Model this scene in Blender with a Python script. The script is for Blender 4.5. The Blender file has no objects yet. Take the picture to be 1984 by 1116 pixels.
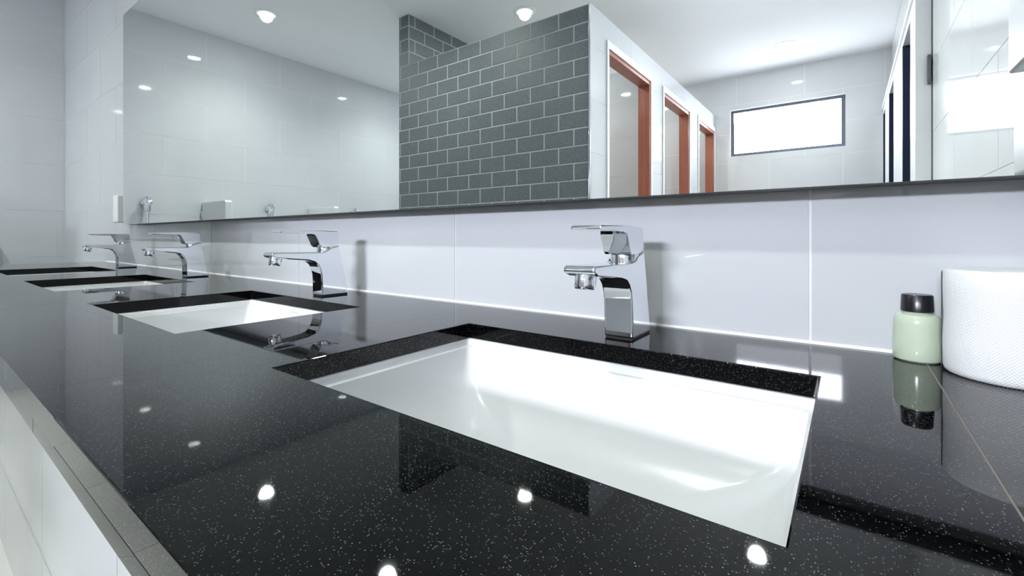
import bpy, bmesh, math, random
from mathutils import Vector, Matrix
random.seed(4)
SC = bpy.context.scene
COL = SC.collection

# ---------------------------------------------------------------- camera, world, exposure
H = 0.132                 # eye height above the counter top; every length below is in units of H
EYE = 0.85 + H            # eye height above the floor (counter top at 0.85 m)
TH = 0.6370               # yaw of the camera to the left of the wall normal
cam_d = bpy.data.cameras.new('camera')
cam = bpy.data.objects.new('camera', cam_d); COL.objects.link(cam)
cam.location = (0, 0, EYE); cam.rotation_euler = (math.pi/2, 0, TH)
cam_d.sensor_width = 36; cam_d.lens = 36*880.23/1984; cam_d.shift_y = -98.75/1984
cam_d.clip_start = 0.01
SC.camera = cam
W = bpy.data.worlds.new('world'); SC.world = W; W.use_nodes = True
W.node_tree.nodes['Background'].inputs[0].default_value = (0.80, 0.88, 1.0, 1)
W.node_tree.nodes['Background'].inputs[1].default_value = 1.0
SC.view_settings.view_transform = 'Standard'; SC.view_settings.look = 'None'
SC.view_settings.gamma = 1.0; SC.view_settings.use_curve_mapping = False
SC.view_settings.exposure = 1.0
SC.cycles.caustics_reflective = False; SC.cycles.caustics_refractive = False
SC.cycles.sample_clamp_indirect = 8.0
SC.cycles.max_bounces = 12; SC.cycles.diffuse_bounces = 5; SC.cycles.glossy_bounces = 8
LAMP = 140.0              # radiance of a ceiling downlight lens
SPOT = 36.0               # watts of the lamp behind each lens
DAY = 5.5                # radiance of the frosted, daylit window panes

DAYLIGHT = (21.0, 6.0)   # watts of daylight entering by window_1 and window_2

# ---------------------------------------------------------------- measures (units of H, Z from the eye)
XL, XR = -32.38, 2.35                 # side walls
YB = 5.13                             # mirror wall
YM = 4.74                             # face of the mirror
YF = 2*YM - 39.83                     # far wall behind the viewer
ZF, ZC = -EYE/H, 12.87                # floor, ceiling
def rv(yv): return 2*YM - yv          # depth as seen in the mirror -> depth in the room
def P(x, y, z): return Vector((x*H, y*H, EYE + z*H))

# ---------------------------------------------------------------- materials
def mat(name, color, rough=0.5, metal=0.0, spec=0.5, **kw):
    m = bpy.data.materials.new(name); m.use_nodes = True
    b = m.node_tree.nodes['Principled BSDF']
    b.inputs['Base Color'].default_value = (*color, 1)
    b.inputs['Roughness'].default_value = rough
    b.inputs['Metallic'].default_value = metal
    b.inputs['Specular IOR Level'].default_value = spec
    for k, v in kw.items():
        b.inputs[k.replace('_', ' ')].default_value = v
    return m
def nodes(m): return m.node_tree.nodes, m.node_tree.links, m.node_tree.nodes['Principled BSDF']
def coords(m, out='Object'):
    n = m.node_tree.nodes.new('ShaderNodeTexCoord'); return n.outputs[out]
def geo_pos(m):
    return m.node_tree.nodes.new('ShaderNodeNewGeometry').outputs['Position']
def noise(m, vec, scale, detail=3, rough=0.5):
    n = m.node_tree.nodes.new('ShaderNodeTexNoise'); n.inputs['Scale'].default_value = scale
    n.inputs['Detail'].default_value = detail; n.inputs['Roughness'].default_value = rough
    m.node_tree.links.new(vec, n.inputs['Vector']); return n.outputs['Fac']
def ramp(m, fac, stops):
    n = m.node_tree.nodes.new('ShaderNodeValToRGB'); e = n.color_ramp.elements
    while len(e) < len(stops): e.new(0.5)
    for q, (p, c) in zip(e, stops): q.position = p; q.color = (*c, 1)
    m.node_tree.links.new(fac, n.inputs['Fac']); return n.outputs['Color']
def bump(m, h, strength, dist):
    n = m.node_tree.nodes.new('ShaderNodeBump'); n.inputs['Strength'].default_value = strength
    n.inputs['Distance'].default_value = dist
    m.node_tree.links.new(h, n.inputs['Height'])
    m.node_tree.links.new(n.outputs['Normal'], m.node_tree.nodes['Principled BSDF'].inputs['Normal'])
def emit(name, color, strength):
    m = mat(name, (0.9, 0.9, 0.9), 0.3)
    b = m.node_tree.nodes['Principled BSDF']
    b.inputs['Emission Color'].default_value = (*color, 1)
    b.inputs['Emission Strength'].default_value = strength
    return m
def tile_mat(name, c0, c1, rough):
    m = mat(name, c0, rough)
    n, l, b = nodes(m); p = geo_pos(m)
    l.new(ramp(m, noise(m, p, 1.3, 4), [(0.35, c0), (0.65, c1)]), b.inputs['Base Color'])
    bump(m, noise(m, p, 9.0, 1), 0.05, 0.002)
    return m
M = {}
M['tile'] = tile_mat('glossy_wall_tile', (0.545, 0.56, 0.585), (0.58, 0.595, 0.62), 0.035)
M['daylit_tile'] = tile_mat('glossy_daylit_tile', (0.80, 0.81, 0.83), (0.83, 0.84, 0.855), 0.06)  # wall tile in a paler colour, standing for strong daylight on wall_right
M['floor_tile'] = tile_mat('floor_tile', (0.56, 0.56, 0.53), (0.62, 0.615, 0.585), 0.22)
M['grout'] = mat('pale_grout', (0.74, 0.75, 0.76), 0.8)
M['floor_grout'] = mat('floor_grout', (0.42, 0.42, 0.42), 0.9)
M['ceiling'] = mat('ceiling_paint', (0.80, 0.81, 0.83), 0.75, spec=0.2)
M['white_paint'] = mat('white_paint', (0.80, 0.81, 0.83), 0.25)
M['caulk'] = mat('white_silicone', (0.86, 0.86, 0.84), 0.45)
M['ceramic'] = mat('white_ceramic', (0.70, 0.71, 0.715), 0.20)
M['plastic'] = mat('white_plastic', (0.80, 0.81, 0.82), 0.3)
M['grey_plastic'] = mat('grey_plastic', (0.50, 0.53, 0.54), 0.35)
M['chrome'] = mat('chrome', (0.80, 0.82, 0.86), 0.04, 1.0)
M['steel'] = mat('dark_steel', (0.12, 0.13, 0.15), 0.35, 0.6)
M['mirror'] = mat('mirror_silver', (0.875, 0.905, 0.895), 0.0, 1.0)
M['backing'] = mat('mirror_backing', (0.035, 0.038, 0.045), 0.35)
M['wood'] = mat('brown_wood', (0.30, 0.10, 0.055), 0.35)
n, l, b = nodes(M['wood'])
v = M['wood'].node_tree.nodes.new('ShaderNodeMapping'); v.inputs['Scale'].default_value = (30, 30, 1.5)
l.new(geo_pos(M['wood']), v.inputs['Vector'])
l.new(ramp(M['wood'], noise(M['wood'], v.outputs[0], 2.0, 5), [(0.3, (0.27, 0.095, 0.065)), (0.7, (0.36, 0.14, 0.095))]), b.inputs['Base Color'])
M['gap_shade'] = mat('stall_gap_shade', (0.025, 0.035, 0.07), 0.6, spec=0.1)  # dark colour standing for the unlit inside of the right stalls
M['frame'] = mat('dark_aluminium', (0.10, 0.11, 0.15), 0.4, 0.3)
M['black_plastic'] = mat('black_plastic', (0.008, 0.008, 0.012), 0.25)
M['gasket'] = mat('dark_rubber', (0.01, 0.01, 0.012), 0.5)
M['lens'] = emit('lamp_lens', (0.94, 1.0, 0.96), LAMP)
M['daylit'] = emit('daylit_frosted_pane', (0.86, 0.90, 1.0), DAY)
M['card'] = mat('grey_card', (0.45, 0.45, 0.46), 0.8)
M['joint'] = mat('beige_joint', (0.22, 0.21, 0.18), 0.7)
# brick slips: dark slate grey with a grainy face
m = M['brick'] = mat('slate_brick', (0.06, 0.072, 0.076), 0.45)
n, l, b = nodes(m); p = geo_pos(m)
l.new(ramp(m, noise(m, p, 90, 5, 0.7), [(0.3, (0.080, 0.094, 0.102)), (0.7, (0.150, 0.168, 0.178))]), b.inputs['Base Color'])
bump(m, noise(m, p, 160, 4, 0.7), 0.35, 0.002)
M['brick_grout'] = mat('brick_grout', (0.42, 0.46, 0.46), 0.85)
# polished black granite with fine pale flecks
m = M['granite'] = mat('black_granite', (0.008, 0.009, 0.011), 0.3)
n, l, b = nodes(m); p = geo_pos(m)
vo = n.new('ShaderNodeTexVoronoi'); vo.inputs['Scale'].default_value = 850; vo.inputs['Randomness'].default_value = 1
l.new(p, vo.inputs['Vector'])
sep = n.new('ShaderNodeSeparateColor'); l.new(vo.outputs['Color'], sep.inputs[0])
pick = n.new('ShaderNodeMath'); pick.operation = 'GREATER_THAN'; pick.inputs[1].default_value = 0.74; l.new(sep.outputs[0], pick.inputs[0])
near = n.new('ShaderNodeMath'); near.operation = 'LESS_THAN'; near.inputs[1].default_value = 0.33; l.new(vo.outputs['Distance'], near.inputs[0])
both = n.new('ShaderNodeMath'); both.operation = 'MULTIPLY'; l.new(pick.outputs[0], both.inputs[0]); l.new(near.outputs[0], both.inputs[1])
mul = n.new('ShaderNodeMath'); mul.operation = 'MULTIPLY'; l.new(both.outputs[0], mul.inputs[0]); l.new(sep.outputs[1], mul.inputs[1])
g1 = ramp(m, noise(m, p, 260, 4, 0.7), [(0.50, (0.0005, 0.0006, 0.0008)), (0.85, (0.006, 0.007, 0.008))])
mx = n.new('ShaderNodeMix'); mx.data_type = 'RGBA'
l.new(mul.outputs[0], mx.inputs[0]); l.new(g1, mx.inputs[6]); mx.inputs[7].default_value = (0.17, 0.19, 0.20, 1)
l.new(mul.outputs[0], b.inputs['Metallic'])
l.new(mx.outputs[2], b.inputs['Base Color'])
b.inputs['Roughness'].default_value = 0.19; b.inputs['Specular IOR Level'].default_value = 0.0
b.inputs['Coat Weight'].default_value = 1.0; b.inputs['Coat Roughness'].default_value = 0.025; b.inputs['Coat IOR'].default_value = 1.34
bump(m, noise(m, p, 420, 3, 0.6), 0.5, 0.0008)
# paper with a diamond emboss
m = M['paper'] = mat('tissue_paper', (0.84, 0.85, 0.86), 0.9, spec=0.1)
n, l, b = nodes(m)
sx = n.new('ShaderNodeSeparateXYZ'); l.new(coords(m), sx.inputs[0])
at = n.new('ShaderNodeMath'); at.operation = 'ARCTAN2'; l.new(sx.outputs[1], at.inputs[0]); l.new(sx.outputs[0], at.inputs[1])
ar = n.new('ShaderNodeMath'); ar.operation = 'MULTIPLY'; ar.inputs[1].default_value = 0.37*H; l.new(at.outputs[0], ar.inputs[0])
hs = []
for op in ('ADD', 'SUBTRACT'):
    q = n.new('ShaderNodeMath'); q.operation = op; l.new(ar.outputs[0], q.inputs[0]); l.new(sx.outputs[2], q.inputs[1])
    k = n.new('ShaderNodeMath'); k.operation = 'MULTIPLY'; k.inputs[1].default_value = 2200; l.new(q.outputs[0], k.inputs[0])
    s_ = n.new('ShaderNodeMath'); s_.operation = 'SINE'; l.new(k.outputs[0], s_.inputs[0]); hs.append(s_)
mxm = n.new('ShaderNodeMath'); mxm.operation = 'MAXIMUM'; l.new(hs[0].outputs[0], mxm.inputs[0]); l.new(hs[1].outputs[0], mxm.inputs[1])
bump(m, mxm.outputs[0], 0.35, 0.0006)
# bottle of pale green lotion
M['lotion'] = mat('green_lotion', (0.70, 0.80, 0.64), 0.12, Subsurface_Weight=0.5, Transmission_Weight=0.25)
M['lotion'].node_tree.nodes['Principled BSDF'].inputs['Subsurface Radius'].default_value = (0.02, 0.02, 0.02)

# ---------------------------------------------------------------- helpers
def link(name, me, material=None, parent=None, loc=None):
    o = bpy.data.objects.new(name, me); COL.objects.link(o)
    if material is not None and me is not None and not me.materials: me.materials.append(material)
    if loc is not None: o.location = loc
    if parent is not None: o.parent = parent
    return o
def tag(o, label, cat, group=None, kind=None):
    o['label'] = label; o['category'] = cat
    if group: o['group'] = group
    if kind: o['kind'] = kind
    return o
def struct(o, label, cat): return tag(o, label, cat, kind='structure')
def empty(name, loc, rz=0.0):
    o = bpy.data.objects.new(name, None); COL.objects.link(o)
    o.location = loc; o.rotation_euler = (0, 0, rz); o.empty_display_size = 0.05
    return o
def to_mesh(bm, name, smooth=None):
    bmesh.ops.recalc_face_normals(bm, faces=bm.faces)
    me = bpy.data.meshes.new(name); bm.to_mesh(me); bm.free()
    if smooth is not None:
        me.polygons.foreach_set('use_smooth', [True]*len(me.polygons))
        me.set_sharp_from_angle(angle=math.radians(smooth))
    return me
def bevel_all(bm, w, seg=2, ang=30, skip_x=()):
    es = [e for e in bm.edges if len(e.link_faces) == 2 and e.calc_face_angle(0) > math.radians(ang) and not any(abs(v.co.x - x) < 1e-5 for v in e.verts for x in skip_x)]
    bmesh.ops.bevel(bm, geom=es, offset=w, segments=seg, profile=0.6, affect='EDGES', clamp_overlap=True)
def add_box(bm, a, b):
    a, b = Vector(a), Vector(b)
    lo = Vector(map(min, a, b)); hi = Vector(map(max, a, b))
    v = [bm.verts.new((x, y, z)) for x in (lo.x, hi.x) for y in (lo.y, hi.y) for z in (lo.z, hi.z)]
    for f in ((0,1,3,2), (4,6,7,5), (0,4,5,1), (2,3,7,6), (0,2,6,4), (1,5,7,3)):
        bm.faces.new([v[i] for i in f])
def weighted(o):
    w = o.modifiers.new('weighted_normal', 'WEIGHTED_NORMAL'); w.keep_sharp = True
    return o
def box(name, a, b, material, parent=None, bev=0.0, seg=2, base=None):
    """box between two world points, origin at its own centre (or at base)"""
    a, b = Vector(a), Vector(b); c = (a + b)/2 if base is None else Vector(base)
    off = parent.location if parent is not None else Vector((0, 0, 0))
    bm = bmesh.new(); add_box(bm, a - c, b - c)
    if bev: bmesh.ops.recalc_face_normals(bm, faces=bm.faces); bevel_all(bm, bev, seg)
    o = link(name, to_mesh(bm, name, 60 if bev else None), material, parent, c - off)
    return weighted(o) if bev else o
def lathe(prof, seg=32, name='lathe', smooth=35, closed=False):
    """prof: list of (r, z); r = 0 closes with a pole"""
    bm = bmesh.new(); rings = []
    for r, z in prof:
        if r < 1e-7: rings.append([bm.verts.new((0, 0, z))])
        else: rings.append([bm.verts.new((r*math.cos(2*math.pi*i/seg), r*math.sin(2*math.pi*i/seg), z)) for i in range(seg)])
    pairs = list(zip(rings, rings[1:])) + ([(rings[-1], rings[0])] if closed else [])
    for A, B in pairs:
        for i in range(seg):
            j = (i+1) % seg
            if len(A) == 1 and len(B) == 1: continue
            if len(A) == 1: bm.faces.new([A[0], B[i], B[j]])
            elif len(B) == 1: bm.faces.new([A[i], A[j], B[0]])
            else: bm.faces.new([A[i], A[j], B[j], B[i]])
    return to_mesh(bm, name, smooth)
def extrude_profile(prof, x0, x1, bev, seg=2, name='profile', smooth=40):
    """prof: closed list of (y, z); extruded along x"""
    bm = bmesh.new()
    A = [bm.verts.new((x0, y, z)) for y, z in prof]; B = [bm.verts.new((x1, y, z)) for y, z in prof]
    fa = bm.faces.new(A); fb = bm.faces.new(list(reversed(B)))
    for i in range(len(prof)):
        j = (i+1) % len(prof); bm.faces.new([A[j], A[i], B[i], B[j]])
    bmesh.ops.recalc_face_normals(bm, faces=bm.faces)
    if bev: bevel_all(bm, bev, seg, 28)
    return to_mesh(bm, name, smooth)
def grid_slab(us, vs, solid, d0, d1, fn):
    """flat slab from the cells of a grid, walls only along its real borders; fn(u, v, d) -> world"""
    bm = bmesh.new(); cache = {}
    def V(i, j, d):
        k = (i, j, d)
        if k not in cache: cache[k] = bm.verts.new(fn(us[i], vs[j], d))
        return cache[k]
    nu, nv = len(us)-1, len(vs)-1
    S = [[solid((us[i]+us[i+1])/2, (vs[j]+vs[j+1])/2) for j in range(nv)] for i in range(nu)]
    def s(i, j): return 0 <= i < nu and 0 <= j < nv and S[i][j]
    for i in range(nu):
        for j in range(nv):
            if not S[i][j]: continue
            bm.faces.new([V(i,j,d1), V(i+1,j,d1), V(i+1,j+1,d1), V(i,j+1,d1)])
            bm.faces.new([V(i,j,d0), V(i,j+1,d0), V(i+1,j+1,d0), V(i+1,j,d0)])
            for (a, b, c, d, e, f) in ((i-1,j,i,j,i,j+1), (i+1,j,i+1,j,i+1,j+1), (i,j-1,i,j,i+1,j), (i,j+1,i,j+1,i+1,j+1)):
                if not s(a, b): bm.faces.new([V(c,d,d0), V(e,f,d0), V(e,f,d1), V(c,d,d1)])
    bmesh.ops.recalc_face_normals(bm, faces=bm.faces)
    return bm
def face_fn(kind, at):
    """wall frames in units of H: u along the wall, v up, d out of the wall (metres)"""
    if kind == 'Y-': return lambda u, v, d: P(u, at, v) + Vector((0, -d, 0))
    if kind == 'Y+': return lambda u, v, d: P(u, at, v) + Vector((0, d, 0))
    if kind == 'X+': return lambda u, v, d: P(at, u, v) + Vector((d, 0, 0))
    if kind == 'X-': return lambda u, v, d: P(at, u, v) + Vector((-d, 0, 0))
    if kind == 'Z+': return lambda u, v, d: P(u, v, at) + Vector((0, 0, d))
def cuts(lo, hi, extra): return sorted({lo, hi, *[e for e in extra if lo < e < hi]})
def in_holes(u, v, holes): return any(a < u < b and c < v < d for a, b, c, d in holes)
def wall(name, kind, at, u0, u1, v0, v1, thick, material, label, cat, holes=()):
    us = cuts(u0, u1, [x for h in holes for x in h[:2]]); vs = cuts(v0, v1, [x for h in holes for x in h[2:]])
    fn = face_fn(kind, at)
    bm = grid_slab(us, vs, lambda u, v: not in_holes(u, v, holes), -thick, 0.0, fn)
    return struct(link(name, to_mesh(bm, name), material), label, cat)
TILES = {}
def tiles(parent, kind, at, u0, u1, v0, v1, tw, th, joint_u, joint_v, material, name='tile', gap=0.003, proud=0.0012, holes=(), bond=True, parity=0, tilt=0.0):
    """lay each tile as a child of the wall; joints of even rows pass through joint_u"""
    fn = face_fn(kind, at); g = gap/H/2
    k0 = math.floor((v0 - joint_v)/th) - 1; k1 = math.ceil((v1 - joint_v)/th) + 1
    for k in range(k0, k1):
        za, zb = max(v0, joint_v + k*th), min(v1, joint_v + (k+1)*th)
        if zb - za < 0.08: continue
        sh = 0.5*tw if bond and (k + parity) % 2 else 0.0
        i0 = math.floor((u0 - joint_u - sh)/tw) - 1; i1 = math.ceil((u1 - joint_u - sh)/tw) + 1
        for i in range(i0, i1):
            ua, ub = max(u0, joint_u + sh + i*tw), min(u1, joint_u + sh + (i+1)*tw)
            if ub - ua < 0.08: continue
            a, b, c, d = ua + g, ub - g, za + g, zb - g
            hh = [q for q in holes if q[0] < b and q[1] > a and q[2] < d and q[3] > c]
            hh = [(q[0]-g, q[1]+g, q[2]-g, q[3]+g) for q in hh]
            cu, cv = (a+b)/2, (c+d)/2; base = fn(cu, cv, 0)
            if hh:
                us = cuts(a, b, [x for q in hh for x in q[:2]]); vs = cuts(c, d, [x for q in hh for x in q[2:]])
                if not any(not in_holes((p+q)/2, (r+s)/2, hh) for p, q in zip(us, us[1:]) for r, s in zip(vs, vs[1:])): continue
                bm = grid_slab(us, vs, lambda u, v: not in_holes(u, v, hh), 0.0002, proud, lambda u, v, e: fn(u, v, e) - base)
                me = to_mesh(bm, name)
            else:
                key = (kind, round((b-a)*H, 4), round((d-c)*H, 4), name, proud, material.name)
                if key not in TILES:
                    bm = grid_slab([a, b], [c, d], lambda u, v: True, 0.0002, proud, lambda u, v, e: fn(u, v, e) - base)
                    if name == 'brick': bevel_all(bm, 0.0012, 1)
                    TILES[key] = to_mesh(bm, name)
                me = TILES[key]
            jit = random.uniform(0, tilt) if tilt else 0.0
            o = link(name, me, material, parent, base + (fn(cu, cv, jit) - base))
    return
TW, TH_, TZ = 4.5923, 2.305, -0.99

# ---------------------------------------------------------------- the room
T = 0.12
fl = wall('floor', 'Z+', ZF, XL-1, XR+1, YF-1, YB+1, T, M['floor_grout'], 'pale beige tiled washroom floor', 'floor')
tiles(fl, 'Z+', ZF, XL, XR, YF, YB, 4.5923, 4.5923, 0.3, 1.0, M['floor_tile'], bond=False, proud=0.002)
LT = [(-27.0, 12.65, 'over the urinal passage'), (-16.1, 12.65, 'in front of the brick wall'), (-4.6, 12.65, 'nearest to the largest basin'), (-3.4, 23.7, 'midway along the corridor by the doorways'),
      (-3.4, 35.3, 'in front of the far window'), (-14.85, 21.3, 'just behind the top of the brick wall'), (-14.85, 29.7, 'inside the middle cubicle'), (-14.85, 36.8, 'inside the cubicle by the far wall'), (-27.0, 24.5, 'deep in the urinal passage')]
CH = 0.055/H
lh = [(x-CH, x+CH, rv(y)-CH, rv(y)+CH) for x, y, _ in LT]
us = cuts(XL-1, XR+1, [q for h in lh for q in h[:2]]); vs = cuts(YF-1, YB+1, [q for h in lh for q in h[2:]])
me = to_mesh(grid_slab(us, vs, lambda u, v: not in_holes(u, v, lh), 0.0, T, face_fn('Z+', ZC)), 'ceiling')
struct(link('ceiling', me, M['ceiling']), 'smooth white painted ceiling with recessed downlights', 'ceiling')
wb = wall('wall_back', 'Y-', YB, XL-0.9, XR+0.9, ZF, ZC, T, M['grout'], 'glossy pale grey tiled wall behind the mirror and faucets', 'wall')
tiles(wb, 'Y-', YB, XL, XR, ZF, ZC, TW, TH_, -0.288, TZ, M['tile'])
wl = wall('wall_left', 'X+', XL, YF-0.9, YB, ZF, ZC, T, M['grout'], 'grey glossy tiled side wall carrying the urinals', 'wall')
tiles(wl, 'X+', XL, YF, YB-0.03, ZF, ZC, TW, TH_, 0.26, TZ, M['tile'])
wr = wall('wall_right', 'X-', XR, YF-0.9, YB, ZF, ZC, T, M['grout'], 'bright glossy tiled side wall next to the open end of the counter', 'wall')
tiles(wr, 'X-', XR, YF, YB-0.03, ZF, ZC, TW, TH_, rv(15.0), TZ, M['daylit_tile'])
WIN1 = (-7.62, -0.15, 6.45, 10.15); WIN2 = (-30.5, -23.0, 6.45, 10.15)
wf = wall('wall_front', 'Y+', YF, XL-0.9, XR+0.9, ZF, ZC, T, M['grout'], 'far tiled wall with a wide high window', 'wall', holes=(WIN1, WIN2))
tiles(wf, 'Y+', YF, XL, XR, ZF, ZC, TW, TH_, -0.288, TZ, M['tile'], holes=(WIN1, WIN2))
def window(name, w, label):
    a, b, c, d = w; cx, cz = (a+b)/2, (c+d)/2
    r = struct(empty(name, P(cx, YF, c)), label, 'window')
    t = 0.24
    for (p, q, s, u) in ((a, b, d-t, d), (a, b, c, c+t), (a, a+t, c+t, d-t), (b-t, b, c+t, d-t)):
        box('window_frame', P(p, YF-0.25, s), P(q, YF-0.65, u), M['frame'], r, 0.002)
    box('pane', P(a+t, YF-0.42, c+t), P(b-t, YF-0.47, d-t), M['daylit'], r)
def daylight(w, power):
    a, b, c, d = w
    ld = bpy.data.lights.new('window_daylight', 'AREA'); ld.shape = 'RECTANGLE'; ld.energy = power; ld.color = (0.86, 0.89, 1.0)
    ld.size = (b-a-0.5)*H; ld.size_y = (d-c-0.5)*H; ld.spread = math.radians(64)
    lo = bpy.data.objects.new('window_daylight', ld); COL.objects.link(lo)
    lo.location = P((a+b)/2, YF-0.38, (c+d)/2); lo.rotation_euler = (math.radians(78), 0, 0)
daylight(WIN1, DAYLIGHT[0]); daylight(WIN2, DAYLIGHT[1])
window('window_1', WIN1, 'wide high window with dark frame and bright frosted pane')
window('window_2', WIN2, 'high frosted window at the end of the urinal passage')

# ---------------------------------------------------------------- cubicle block seen in the mirror
ZT = 9.953                                   # top of the cubicle walls
XD0, XD1 = -21.22, -20.36                    # full-height divider
XP = -8.81                                   # cubicle front with its doors
YBR = rv(17.47)                              # face of the brick wall
G = 0.045
wbr = wall('wall_brick', 'Y+', YBR-G, XD1, XP-0.03, ZF, ZT, 0.9*H, M['brick_grout'], 'dark grey brick wall with pale joints reflected in the mirror', 'wall')
tiles(wbr, 'Y+', YBR-G, XD0, XP-0.06, ZF, ZT, 1.53, 0.749, -8.84, 1.714, M['brick'], 'brick', gap=0.009, proud=0.0018, tilt=0.0008, parity=0)
me = to_mesh(grid_slab([XD0, XD1], [YF, YBR-G], lambda u, v: True, ZF, ZC, lambda u, v, d: P(u, v, d)), 'wall_divider')
wd = struct(link('wall_divider', me, M['brick_grout']), 'full height dark brick pier rising behind the brick wall to the ceiling', 'wall')
tiles(wd, 'Y+', YBR-G, XD0, XD1, ZT, ZC, 1.53, 0.749, -8.84, 1.714, M['brick'], 'brick', gap=0.009, proud=0.0018)
tiles(wd, 'X+', XD1, rv(25.7), YBR-G-0.91, 1.714, ZT, 1.53, 0.749, YBR-0.5, 1.714, M['brick'], 'brick', gap=0.009, proud=0.0018)
tiles(wd, 'X+', XD1, rv(25.7), YBR-G, ZT, ZC, 1.53, 0.749, YBR-0.5, 1.714, M['brick'], 'brick', gap=0.009, proud=0.0018)
DOORS = [(19.17, 24.8), (26.9, 32.42), (34.69, 39.6)]
ZD = 8.6
holes = [(rv(b), rv(a), ZF-1, ZD) for a, b in DOORS]
wc = wall('wall_cubicle', 'X+', XP, YF, YBR-G-0.002, ZF, ZT, 0.6*H, M['grout'], 'pale cubicle wall with three open doorways seen in the mirror', 'wall', holes=holes)
tiles(wc, 'X+', XP, YF, YBR-G-0.002, ZF, ZT, TW, TH_, YBR, TZ, M['tile'], holes=holes)
box('trim_1', P(XP-0.06, YBR-0.03, ZF), P(XP+0.03, YBR+0.06, ZT), M['chrome'], None, 0.002)
struct(bpy.data.objects['trim_1'], 'thin metal corner strip at the edge of the brick wall', 'trim')
for i, yv in enumerate((25.85, 33.55)):
    w = wall('wall_cross', 'Y+', rv(yv), XD1+0.02, XP-0.6, ZF, ZT, 0.5*H, M['grout'], ['tiled wall inside the nearest open cubicle', 'tiled wall inside the middle open cubicle'][i], 'wall')
    tiles(w, 'Y+', rv(yv), XD1+0.05, XP-0.62, ZF, ZT, TW, TH_, -0.288, TZ, M['tile'])
for i, (a, b) in enumerate(DOORS):
    y0, y1 = rv(b), rv(a)
    r = struct(empty('door_%d' % (i+1), P(XP-0.3, (y0+y1)/2, ZF)), 'doorway lined with brown wood, %s the brick wall' % ['nearest to', 'second from', 'farthest from'][i], 'door')
    t = 0.22
    for ya, yb in ((y0, y0+t), (y1-t, y1)):
        box('jamb', P(XP-0.62, ya, ZF), P(XP+0.02, yb, ZD), M['wood'], r, 0.002)
    box('head', P(XP-0.62, y0+t, ZD-t), P(XP+0.02, y1-t, ZD), M['wood'], r, 0.002)
    e = 0.10
    box('casing', P(XP+0.025, y0-e, ZD-0.02), P(XP+0.09, y1+e, ZD+0.32), M['white_paint'], r, 0.002)
    box('casing', P(XP+0.025, y0-e, ZF), P(XP+0.09, y0+0.06, ZD-0.02), M['white_paint'], r, 0.002)
    box('casing', P(XP+0.025, y1-0.06, ZF), P(XP+0.09, y1+e, ZD-0.02), M['white_paint'], r, 0.002)
    lf = box('leaf', P(XP-0.66-4.7, y1-t-0.30, ZF+0.1), P(XP-0.66, y1-t, ZD-t-0.05), M['wood'], r, 0.002)
    h_ = box('handle', P(XP-0.66-4.4, y1-t-0.62, -0.2), P(XP-0.66-3.6, y1-t-0.50, -0.05), M['chrome'], lf, 0.003)
    h_.location = P(XP-0.66-4.0, y1-t-0.56, -0.12) - P(XP-0.66-2.35, y1-t-0.15, (ZF+0.1+ZD-t-0.05)/2)

# ---------------------------------------------------------------- stall front on the right, seen in the mirror
XS, ZS = 1.90, 8.6
SD = [(22.9, 25.9), (30.8, 34.0), (37.4, 39.3)]
sh = [(rv(b), rv(a), ZF-1, ZS-0.35) for a, b in SD]
ws = wall('wall_stall', 'X-', XS, YF+0.02, rv(21.3), ZF, ZS, (XR-XS)*H-0.004, M['white_paint'], 'low white stall front with door gaps painted dark as shade at the right of the reflection', 'wall', holes=sh)
box('top_rail', P(XS-0.08, YF+0.03, ZS), P(XR-0.04, rv(21.3), ZS+0.14), M['white_paint'], ws, 0.002)
box('hinge', P(XR-0.14, rv(21.3), 5.3), P(XR-0.05, rv(21.15), 6.3), M['steel'], ws, 0.002)
for i, (a, b) in enumerate(SD):
    y0, y1 = rv(b), rv(a)
    r = struct(empty('door_%d' % (i+4), P(XS+0.25, (y0+y1)/2, ZF)), 'stall door gap on the right, painted dark for its shaded inside, %s the far window' % ['farthest from', 'midway to', 'beside'][i], 'door')
    box('leaf', P(XS+0.36, y0+0.10, ZF+0.1), P(XS+0.42, y1-0.03, ZS-0.38), M['gap_shade'], r, 0.002)
    box('jamb', P(XS-0.01, y0+0.005, ZF), P(XS+0.42, y0+0.09, ZS-0.36), M['gap_shade'], r)  # dark strip painted as the shade inside the open gap
    box('handle', P(XS+0.30, y0+0.3, -0.5), P(XS+0.36, y0+0.42, 0.6), M['chrome'], r, 0.002)

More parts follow.
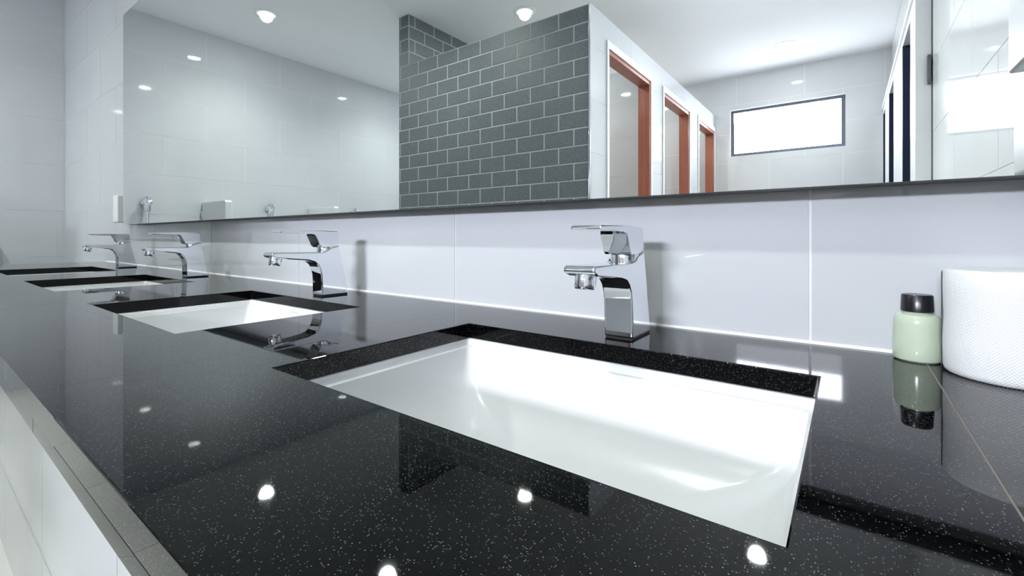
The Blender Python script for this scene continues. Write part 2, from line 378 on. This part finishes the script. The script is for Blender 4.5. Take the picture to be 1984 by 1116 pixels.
# ---------------------------------------------------------------- counter with its slabs
ZTOP, ZSL = -1.0, -1.166
YC = 0.514
BAS = [-3.539, -8.979, -15.068, -20.685]; BW = 3.375; BY0, BY1 = 1.707, 3.937
XC0 = -24.6                                  # free end of the counter, short of the urinal wall
seams = [XC0, -4.23, 0.50, XR-0.03]
ct = empty('vanity_counter', P(-15, 2.8, ZTOP))
tag(ct, 'polished black granite counter with four rectangular basin cut-outs', 'counter')
for xa, xb in zip(seams, seams[1:]):
    ga, gb = xa + (0.005 if xa == 0.50 else 0.0012), xb - (0.005 if xb == 0.50 else 0.0012)
    hl = [(x, x+BW, BY0, BY1) for x in BAS if x < gb and x + BW > ga]
    us = cuts(ga, gb, [q for h in hl for q in h[:2]]); vs = cuts(YC, YB-0.012, [BY0, BY1])
    base = P((xa+xb)/2, 2.8, ZTOP)
    bm = grid_slab(us, vs, lambda u, v: not in_holes(u, v, hl), ZSL, ZTOP, lambda u, v, d: P(u, v, d) - base)
    bevel_all(bm, 0.0012, 2, 60, (ga*H-base.x, gb*H-base.x))
    link('slab', to_mesh(bm, 'slab'), M['granite'], ct, base - ct.location)
    box('front_edge', P(ga, YC+0.004, ZSL-0.003), P(gb, YC+0.25, ZSL-0.105), M['granite'], ct, 0.001)
    if xb < XR-0.1:
        box('seam', P(gb, YC+0.02, ZSL+0.02), P(2*xb-gb, YB-0.03, ZTOP-0.003), M['joint'] if xb == 0.50 else M['granite'], ct)
caulk = extrude_profile([(0, 0), (-0.0035, 0), (-0.0025, 0.0018), (0, 0.003)], XC0*H, (XR-0.05)*H, 0, name='caulk', smooth=None)
o = link('trim_2', caulk, M['caulk'], None, P(0, YB-0.009, ZTOP)); struct(o, 'white silicone bead where the counter meets the tiles', 'trim')
wv = wall('wall_vanity', 'Y-', 1.51, XC0+0.4, XR-0.03, ZF, ZSL-0.01, 0.05*H, M['floor_grout'], 'pale tiled panel closing off the space under the counter', 'wall')
tiles(wv, 'Y-', 1.51, XC0+0.41, XR-0.04, ZF, ZSL-0.02, TW, TH_*2, -11.36, ZF, M['tile'], bond=False)

# ---------------------------------------------------------------- basins
def rr(cx, cy, hx, hy, r, z, n=8):
    r = min(r, hx, hy); pts = []
    for sx, sy, a0 in ((1, 1, 0), (-1, 1, 90), (-1, -1, 180), (1, -1, 270)):
        for k in range(n+1):
            a = math.radians(a0 + 90*k/n)
            pts.append((cx + sx*(hx-r) + r*math.cos(a), cy + sy*(hy-r) + r*math.sin(a), z))
    return pts
def loft(rings, cap0=False, cap1=False, name='loft', smooth=40):
    bm = bmesh.new(); R = [[bm.verts.new(p) for p in r] for r in rings]; n = len(R[0])
    for A, B in zip(R, R[1:]):
        for i in range(n):
            j = (i+1) % n; bm.faces.new([A[i], A[j], B[j], B[i]])
    if cap0: bm.faces.new(list(reversed(R[0])))
    if cap1: bm.faces.new(R[-1])
    return to_mesh(bm, name, smooth)
hx, hy = BW*H/2, (BY1-BY0)*H/2
def basin_mesh():
    r = []
    z = lambda q: (q + 1.0)*H                       # q: height from the eye in H; origin at the counter top
    o = 0.06*H
    # outer shell from below up to the flange, over the flange, then down into the bowl
    r.append(rr(0, 0, hx-0.75*H, hy-0.55*H, 0.4*H, z(-2.28)))
    r.append(rr(0, 0, hx-0.3*H, hy-0.2*H, 0.4*H, z(-2.05)))
    r.append(rr(0, 0, hx+0.10*H, hy+0.10*H, 0.2*H, z(-1.55)))
    r.append(rr(0, 0, hx+0.15*H, hy+0.15*H, 0.1*H, z(-1.172)))
    r.append(rr(0, 0, hx+0.015*H, hy+0.015*H, 0.05*H, z(-1.170)))
    r.append(rr(0, 0, hx+0.00*H, hy+0.00*H, 0.05*H, z(-1.18)))
    r.append(rr(0, 0, hx-0.02*H, hy-0.02*H, 0.05*H, z(-1.245)))
    r.append(rr(0, 0, hx-0.055*H, hy-0.05*H, 0.06*H, z(-1.252)))
    r.append(rr(0, 0, hx-0.075*H, hy-0.07*H, 0.10*H, z(-1.45)))
    for k in range(1, 9):                            # a smooth dish below the short upright wall
        a = k/8*math.pi/2
        s = 1-math.cos(a)
        r.append(rr(0, 0, hx-0.08*H-(hx-0.35*H)*s*0.96, hy-0.075*H-(hy-0.35*H)*s*0.96, (0.12+0.5*s)*H, z(-1.45-0.68*math.sin(a))))
    r.append(rr(0, 0, 0.16*H, 0.16*H, 0.16*H, z(-2.145)))
    return loft(r, True, True, 'bowl', 50)
BM = basin_mesh()
drain_me = lathe([(0, 0.004), (0.012, 0.004), (0.0135, 0.0), (0.017, 0.0), (0.0225, 0.0035), (0.023, 0.001), (0.0225, -0.004), (0, -0.004)], 32, 'drain')
bl = ['largest white rectangular undermount basin closest to the bottle and paper roll', 'second white undermount basin counting from the paper roll', 'third white undermount basin counting from the paper roll', 'farthest white undermount basin, cut off by the left image edge']
for i, x in enumerate(BAS):
    r = tag(empty('basin', P(x+BW/2, (BY0+BY1)/2, ZTOP)), bl[i], 'basin', 'undermount basins')
    link('bowl', BM, M['ceramic'], r); link('drain', drain_me, M['chrome'], r, Vector((0, 0, -1.14*H)))

# ---------------------------------------------------------------- faucets
def S(pts): return [(y*H, z*H) for y, z in pts]
body_p = [(0.285, 0.0), (0.105, 0.845), (-0.06, 0.80), (-0.13, 0.755), (-0.20, 0.735), (-1.00, 0.745), (-1.03, 0.73), (-1.03, 0.685), (-0.96, 0.655), (-0.45, 0.605), (-0.345, 0.575),
          (-0.285, 0.525), (-0.245, 0.45), (-0.222, 0.35), (-0.215, 0.22), (-0.213, 0.0)]
body_me = extrude_profile(S(body_p), -0.15*H, 0.15*H, 0.0048, 4, 'body', 35)
lev_p = [(0.10, 0.87), (0.085, 1.085), (-0.28, 1.10), (-0.90, 1.088), (-0.905, 1.052), (-0.38, 1.035), (-0.325, 1.02), (-0.28, 0.93), (-0.245, 0.85), (-0.21, 0.815), (-0.05, 0.82)]
lev_me = extrude_profile(S(lev_p), -0.145*H, 0.145*H, 0.0018, 2, 'lever', 35)
col_me = lathe([(0, -0.09*H), (0.142*H, -0.09*H), (0.142*H, 0.02*H), (0.13*H, 0.06*H), (0, 0.06*H)], 40, 'collar')
aer_me = lathe([(0, 0.0), (0.06*H, 0.0), (0.065*H, -0.012*H), (0.085*H, -0.015*H), (0.092*H, 0.01*H), (0.095*H, 0.11*H), (0.085*H, 0.135*H), (0, 0.135*H)], 36, 'aerator')
gas_me = extrude_profile(S([(0.27, 0.0), (0.27, 0.014), (-0.20, 0.014), (-0.20, 0.0)]), -0.138*H, 0.138*H, 0, name='base_gasket', smooth=None)
fx = [-1.82, -7.22, -13.22, -19.05]
fl_ = ['chrome single lever faucet behind the largest basin, closest to the bottle', 'chrome single lever faucet behind the second basin from the paper roll', 'chrome single lever faucet behind the third basin, in front of the mirror corner', 'farthest chrome single lever faucet, leftmost of the four']
for i, x in enumerate(fx):
    f = tag(empty('faucet', P(x, 4.43, ZTOP)), fl_[i], 'faucet', 'chrome basin faucets')
    link('base_gasket', gas_me, M['gasket'], f, Vector((0, 0, 0)))
    weighted(link('body', body_me, M['chrome'], f, Vector((0, 0, 0.012*H))))
    link('collar', col_me, M['chrome'], f, Vector((0, -0.055*H, 0.80*H)))
    weighted(link('lever', lev_me, M['chrome'], f, Vector((0, 0, 0.012*H))))
    a = link('aerator', aer_me, M['chrome'], f, Vector((0, -0.92*H, 0.565*H))); a.rotation_euler = (math.radians(-8), 0, 0)

# ---------------------------------------------------------------- mirror
XM0, XM1, ZM0, ZM1 = -20.62, XR-0.12, 0.44, 7.85
mi = tag(empty('wall_mirror', P((XM0+XM1)/2, YB, ZM0)), 'long frameless wall mirror above the counter with dark lower edge', 'mirror')
box('backing', P(XM0+0.02, YB-0.03, ZM0), P(XM1-0.02, YM+0.045, ZM1-0.02), M['backing'], mi)
box('glass', P(XM0, YM+0.04, ZM0-0.0), P(XM1, YM, ZM1), M['mirror'], mi)

# small white box by the lower left corner of the mirror
d = tag(empty('wall_box', P(-21.25, YB, 0.5)), 'small white plastic box on the tiles at the lower left mirror corner', 'box')
box('cover', P(-21.50, YB-0.10, 0.52), P(-20.92, 4.64, 1.50), M['plastic'], d, 0.006, 3)
box('back_plate', P(-21.52, YB-0.02, 0.50), P(-20.90, YB-0.10, 1.52), M['grey_plastic'], d, 0.002)

# ---------------------------------------------------------------- bottle and paper roll
b_ = tag(empty('bottle', P(0.452, 4.945, ZTOP)), 'small pale green lotion bottle with black cap beside the paper roll', 'bottle')
q = H
link('bottle_body', lathe([(0, 0.006*q), (0.10*q, 0.006*q), (0.135*q, 0.0), (0.15*q, 0.012*q), (0.156*q, 0.04*q), (0.156*q, 0.12*q), (0.150*q, 0.30*q), (0.145*q, 0.345*q), (0.13*q, 0.37*q), (0.105*q, 0.38*q), (0.09*q, 0.385*q), (0.09*q, 0.41*q), (0, 0.41*q)], 48, 'bottle_body'), M['lotion'], b_)
prof = [(0, 0.395*q), (0.10*q, 0.395*q), (0.105*q, 0.40*q), (0.100*q, 0.525*q), (0.094*q, 0.533*q), (0, 0.533*q)]
link('cap', lathe(prof, 48, 'cap'), M['black_plastic'], b_)
rl = tag(empty('paper_roll', P(0.95, 4.715, ZTOP)), 'large white embossed tissue roll standing on the counter', 'paper roll')
R, Rc, Hh = 0.375*q, 0.16*q, 0.765*q
bm = bmesh.new()
prof = [(Rc, 0.002), (R-0.003, 0.0), (R-0.001, 0.002), (R, 0.006), (R+0.0004, Hh*0.3), (R-0.0006, Hh*0.55), (R+0.0003, Hh*0.8), (R, Hh-0.004), (R-0.002, Hh-0.0008), (R-0.004, Hh), (Rc, Hh-0.003)]
link('paper', lathe(prof, 96, 'paper', 50, True), M['paper'], rl)
link('core_tube', lathe([(Rc-0.0002, 0.003), (Rc-0.0002, Hh-0.004), (Rc-0.002, Hh-0.004), (Rc-0.002, 0.003)], 48, 'core_tube', 40, True), M['card'], rl)
# loose outer sheet end
bm = bmesh.new(); va = []
for k in range(9):
    a = math.radians(150 + k*4); rr_ = R + 0.0006 + 0.0016*max(0, (4-k)/4)
    va.append((bm.verts.new((rr_*math.cos(a), rr_*math.sin(a), 0.002)), bm.verts.new((rr_*math.cos(a), rr_*math.sin(a), Hh-0.003))))
for A, B in zip(va, va[1:]): bm.faces.new([A[0], B[0], B[1], A[1]])
bmesh.ops.solidify(bm, geom=bm.faces[:], thickness=0.0003)
link('loose_sheet', to_mesh(bm, 'loose_sheet', 50), M['paper'], rl)

# ---------------------------------------------------------------- dispensers on the right wall (seen in the mirror)
tp = tag(empty('towel_dispenser', P(XR, 2.2, 2.02)), 'grey paper towel dispenser on the right wall, upper of two units', 'dispenser')
box('cabinet', P(XR-0.04, 1.25, 2.02), P(XR-0.75, 3.15, 4.4), M['grey_plastic'], tp, 0.006, 3)
box('slot', P(XR-0.30, 1.55, 2.0), P(XR-0.55, 2.85, 2.03), M['black_plastic'], tp)
sd = tag(empty('soap_dispenser', P(XR, 2.2, 0.2)), 'white soap dispenser with dark base on the right wall, lower unit', 'dispenser')
box('housing', P(XR-0.04, 1.45, 0.70), P(XR-0.75, 3.05, 1.35), M['plastic'], sd, 0.01, 3)
box('base', P(XR-0.04, 1.55, 0.35), P(XR-0.70, 2.95, 0.70), M['steel'], sd, 0.004, 2)
box('push_bar', P(XR-0.75, 1.85, 0.42), P(XR-0.85, 2.65, 0.66), M['chrome'], sd, 0.003, 2)

# ---------------------------------------------------------------- urinals on the left wall
UW, UD = 0.215, 0.33
def urinal_mesh():
    rings = []
    sect = [(-0.60, 0.55, 0.42, 0.0), (-0.52, 0.80, 0.80, 0.0), (-0.40, 0.93, 1.0, 0.0), (-0.375, 0.92, 1.0, 0.25), (-0.33, 0.92, 0.97, 0.62), (-0.22, 0.95, 0.86, 0.72),
            (-0.10, 0.98, 0.76, 0.70), (-0.03, 1.0, 0.72, 0.50), (-0.015, 1.0, 0.715, 0.12), (-0.008, 1.0, 0.71, 0.0), (0.0, 0.98, 0.69, 0.0)]
    for z, w, dpt, cut in sect:
        hw, dd = UW*w, UD*dpt; pts = []
        for k in range(17):                                   # outer D from the wall, round the front, back to the wall
            a = math.pi*k/16
            pts.append((dd*(max(0, math.sin(a))**0.55), -hw*math.cos(a)))
        inner = []
        for k in range(13):                                   # mouth of the bowl, pressed into the front
            s = -1 + 2*k/12
            inner.append(s)
        out = []
        for k, (x, y) in enumerate(pts):
            t = abs(y)/hw
            if cut and t < 0.80: x = x - dd*cut*(1-(t/0.80)**4)
            out.append((x, y, z))
        rings.append(out)
    return loft(rings, True, True, 'ceramic_body', 40)
UM = urinal_mesh()
pipe_me = lathe([(0, 0), (0.011, 0), (0.011, 0.20), (0, 0.20)], 20, 'supply_pipe')
valve_me = lathe([(0, 0), (0.021, 0), (0.023, 0.006), (0.023, 0.05), (0.031, 0.058), (0.033, 0.085), (0.028, 0.10), (0.016, 0.112), (0, 0.115)], 28, 'valve_body')
arm_me = lathe([(0, 0), (0.024, 0), (0.024, 0.006), (0.013, 0.009), (0.013, 0.055), (0, 0.055)], 24, 'wall_arm')
btn_me = lathe([(0, 0), (0.014, 0), (0.014, 0.018), (0.010, 0.022), (0, 0.022)], 24, 'push_button')
ul = ['closest to the mirror wall', 'in the middle of the row', 'deepest into the passage']
for i, yv in enumerate((8.4, 15.25, 21.9)):
    y = rv(yv); z0 = -0.02
    u = tag(empty('urinal', P(XL+0.03, y, z0)), 'white ceramic wall urinal %s' % ul[i], 'urinal', 'wall urinals')
    link('ceramic_body', UM, M['ceramic'], u)
    fv = tag(empty('flush_valve', P(XL+0.03, y, 2.2)), 'chrome push flush valve above the urinal %s' % ul[i], 'valve', 'urinal flush valves')
    zz = (z0-2.2)*H
    link('supply_pipe', lathe([(0, 0), (0.011, 0), (0.011, -zz-0.09), (0, -zz-0.09)], 20, 'supply_pipe'), M['chrome'], fv, Vector((0.06, 0, zz-0.002)))
    link('valve_body', valve_me, M['chrome'], fv, Vector((0.06, 0, -0.10)))
    a = link('wall_arm', arm_me, M['chrome'], fv, Vector((0, 0, -0.035))); a.rotation_euler = (0, math.pi/2, 0)
    a = link('push_button', btn_me, M['chrome'], fv, Vector((0.088, 0, -0.025))); a.rotation_euler = (0, math.pi/2, 0)
dl = ['nearer the mirror wall', 'in the middle', 'farther down the passage']
for i, yv in enumerate((11.45, 18.4, 25.3)):
    y = rv(yv)
    prof = [(0.0, -0.55), (0.30, -0.55), (0.40, -0.45), (0.445, -0.30), (0.445, 0.0), (0.44, 0.012), (0.43, 0.02), (0.0, 0.02)]
    bm = bmesh.new()
    A = [bm.verts.new((x, -0.025, z)) for x, z in prof]; B = [bm.verts.new((x, 0.025, z)) for x, z in prof]
    bm.faces.new(A); bm.faces.new(list(reversed(B)))
    for k in range(len(prof)):
        j = (k+1) % len(prof); bm.faces.new([A[j], A[k], B[k], B[j]])
    bmesh.ops.recalc_face_normals(bm, faces=bm.faces); bevel_all(bm, 0.006, 3, 50)
    dv = tag(empty('urinal_divider', P(XL+0.03, y, 2.0)), 'white ceramic urinal screen on the left wall, %s' % dl[i], 'divider', 'urinal screens')
    weighted(link('panel', to_mesh(bm, 'panel', 60), M['ceramic'], dv))
    box('wall_bracket', P(XL+0.03, y-0.26, 1.2), P(XL+0.22, y+0.26, 1.6), M['chrome'], dv, 0.002)

# ---------------------------------------------------------------- ceiling downlights
trim_me = lathe([(0.052, 0.0), (0.088, 0.0), (0.088, -0.002), (0.082, -0.005), (0.058, -0.006), (0.052, -0.004)], 40, 'trim_ring', 40, True)
can_me = lathe([(0.050, -0.003), (0.050, 0.03), (0.0515, 0.03), (0.0515, -0.003)], 40, 'can', 40, True)
lens_me = lathe([(0, -0.010), (0.02, -0.009), (0.036, -0.006), (0.046, -0.001), (0.0495, 0.004), (0.0495, 0.012), (0, 0.012)], 40, 'lens')
for x, yv, w in LT:
    d = tag(empty('downlight', P(x, rv(yv), ZC)), 'round recessed ceiling downlight ' + w, 'lamp', 'ceiling downlights')
    link('trim_ring', trim_me, M['white_paint'], d); link('can', can_me, M['chrome'], d); link('lens', lens_me, M['lens'], d)
    ld = bpy.data.lights.new('lamp_light', 'SPOT'); ld.energy = SPOT; ld.color = (0.94, 1.0, 0.96)
    ld.spot_size = math.radians(140); ld.spot_blend = 1.0; ld.shadow_soft_size = 0.045
    lo = bpy.data.objects.new('lamp_light', ld); COL.objects.link(lo); lo.parent = d; lo.location = (0, 0, -0.016)
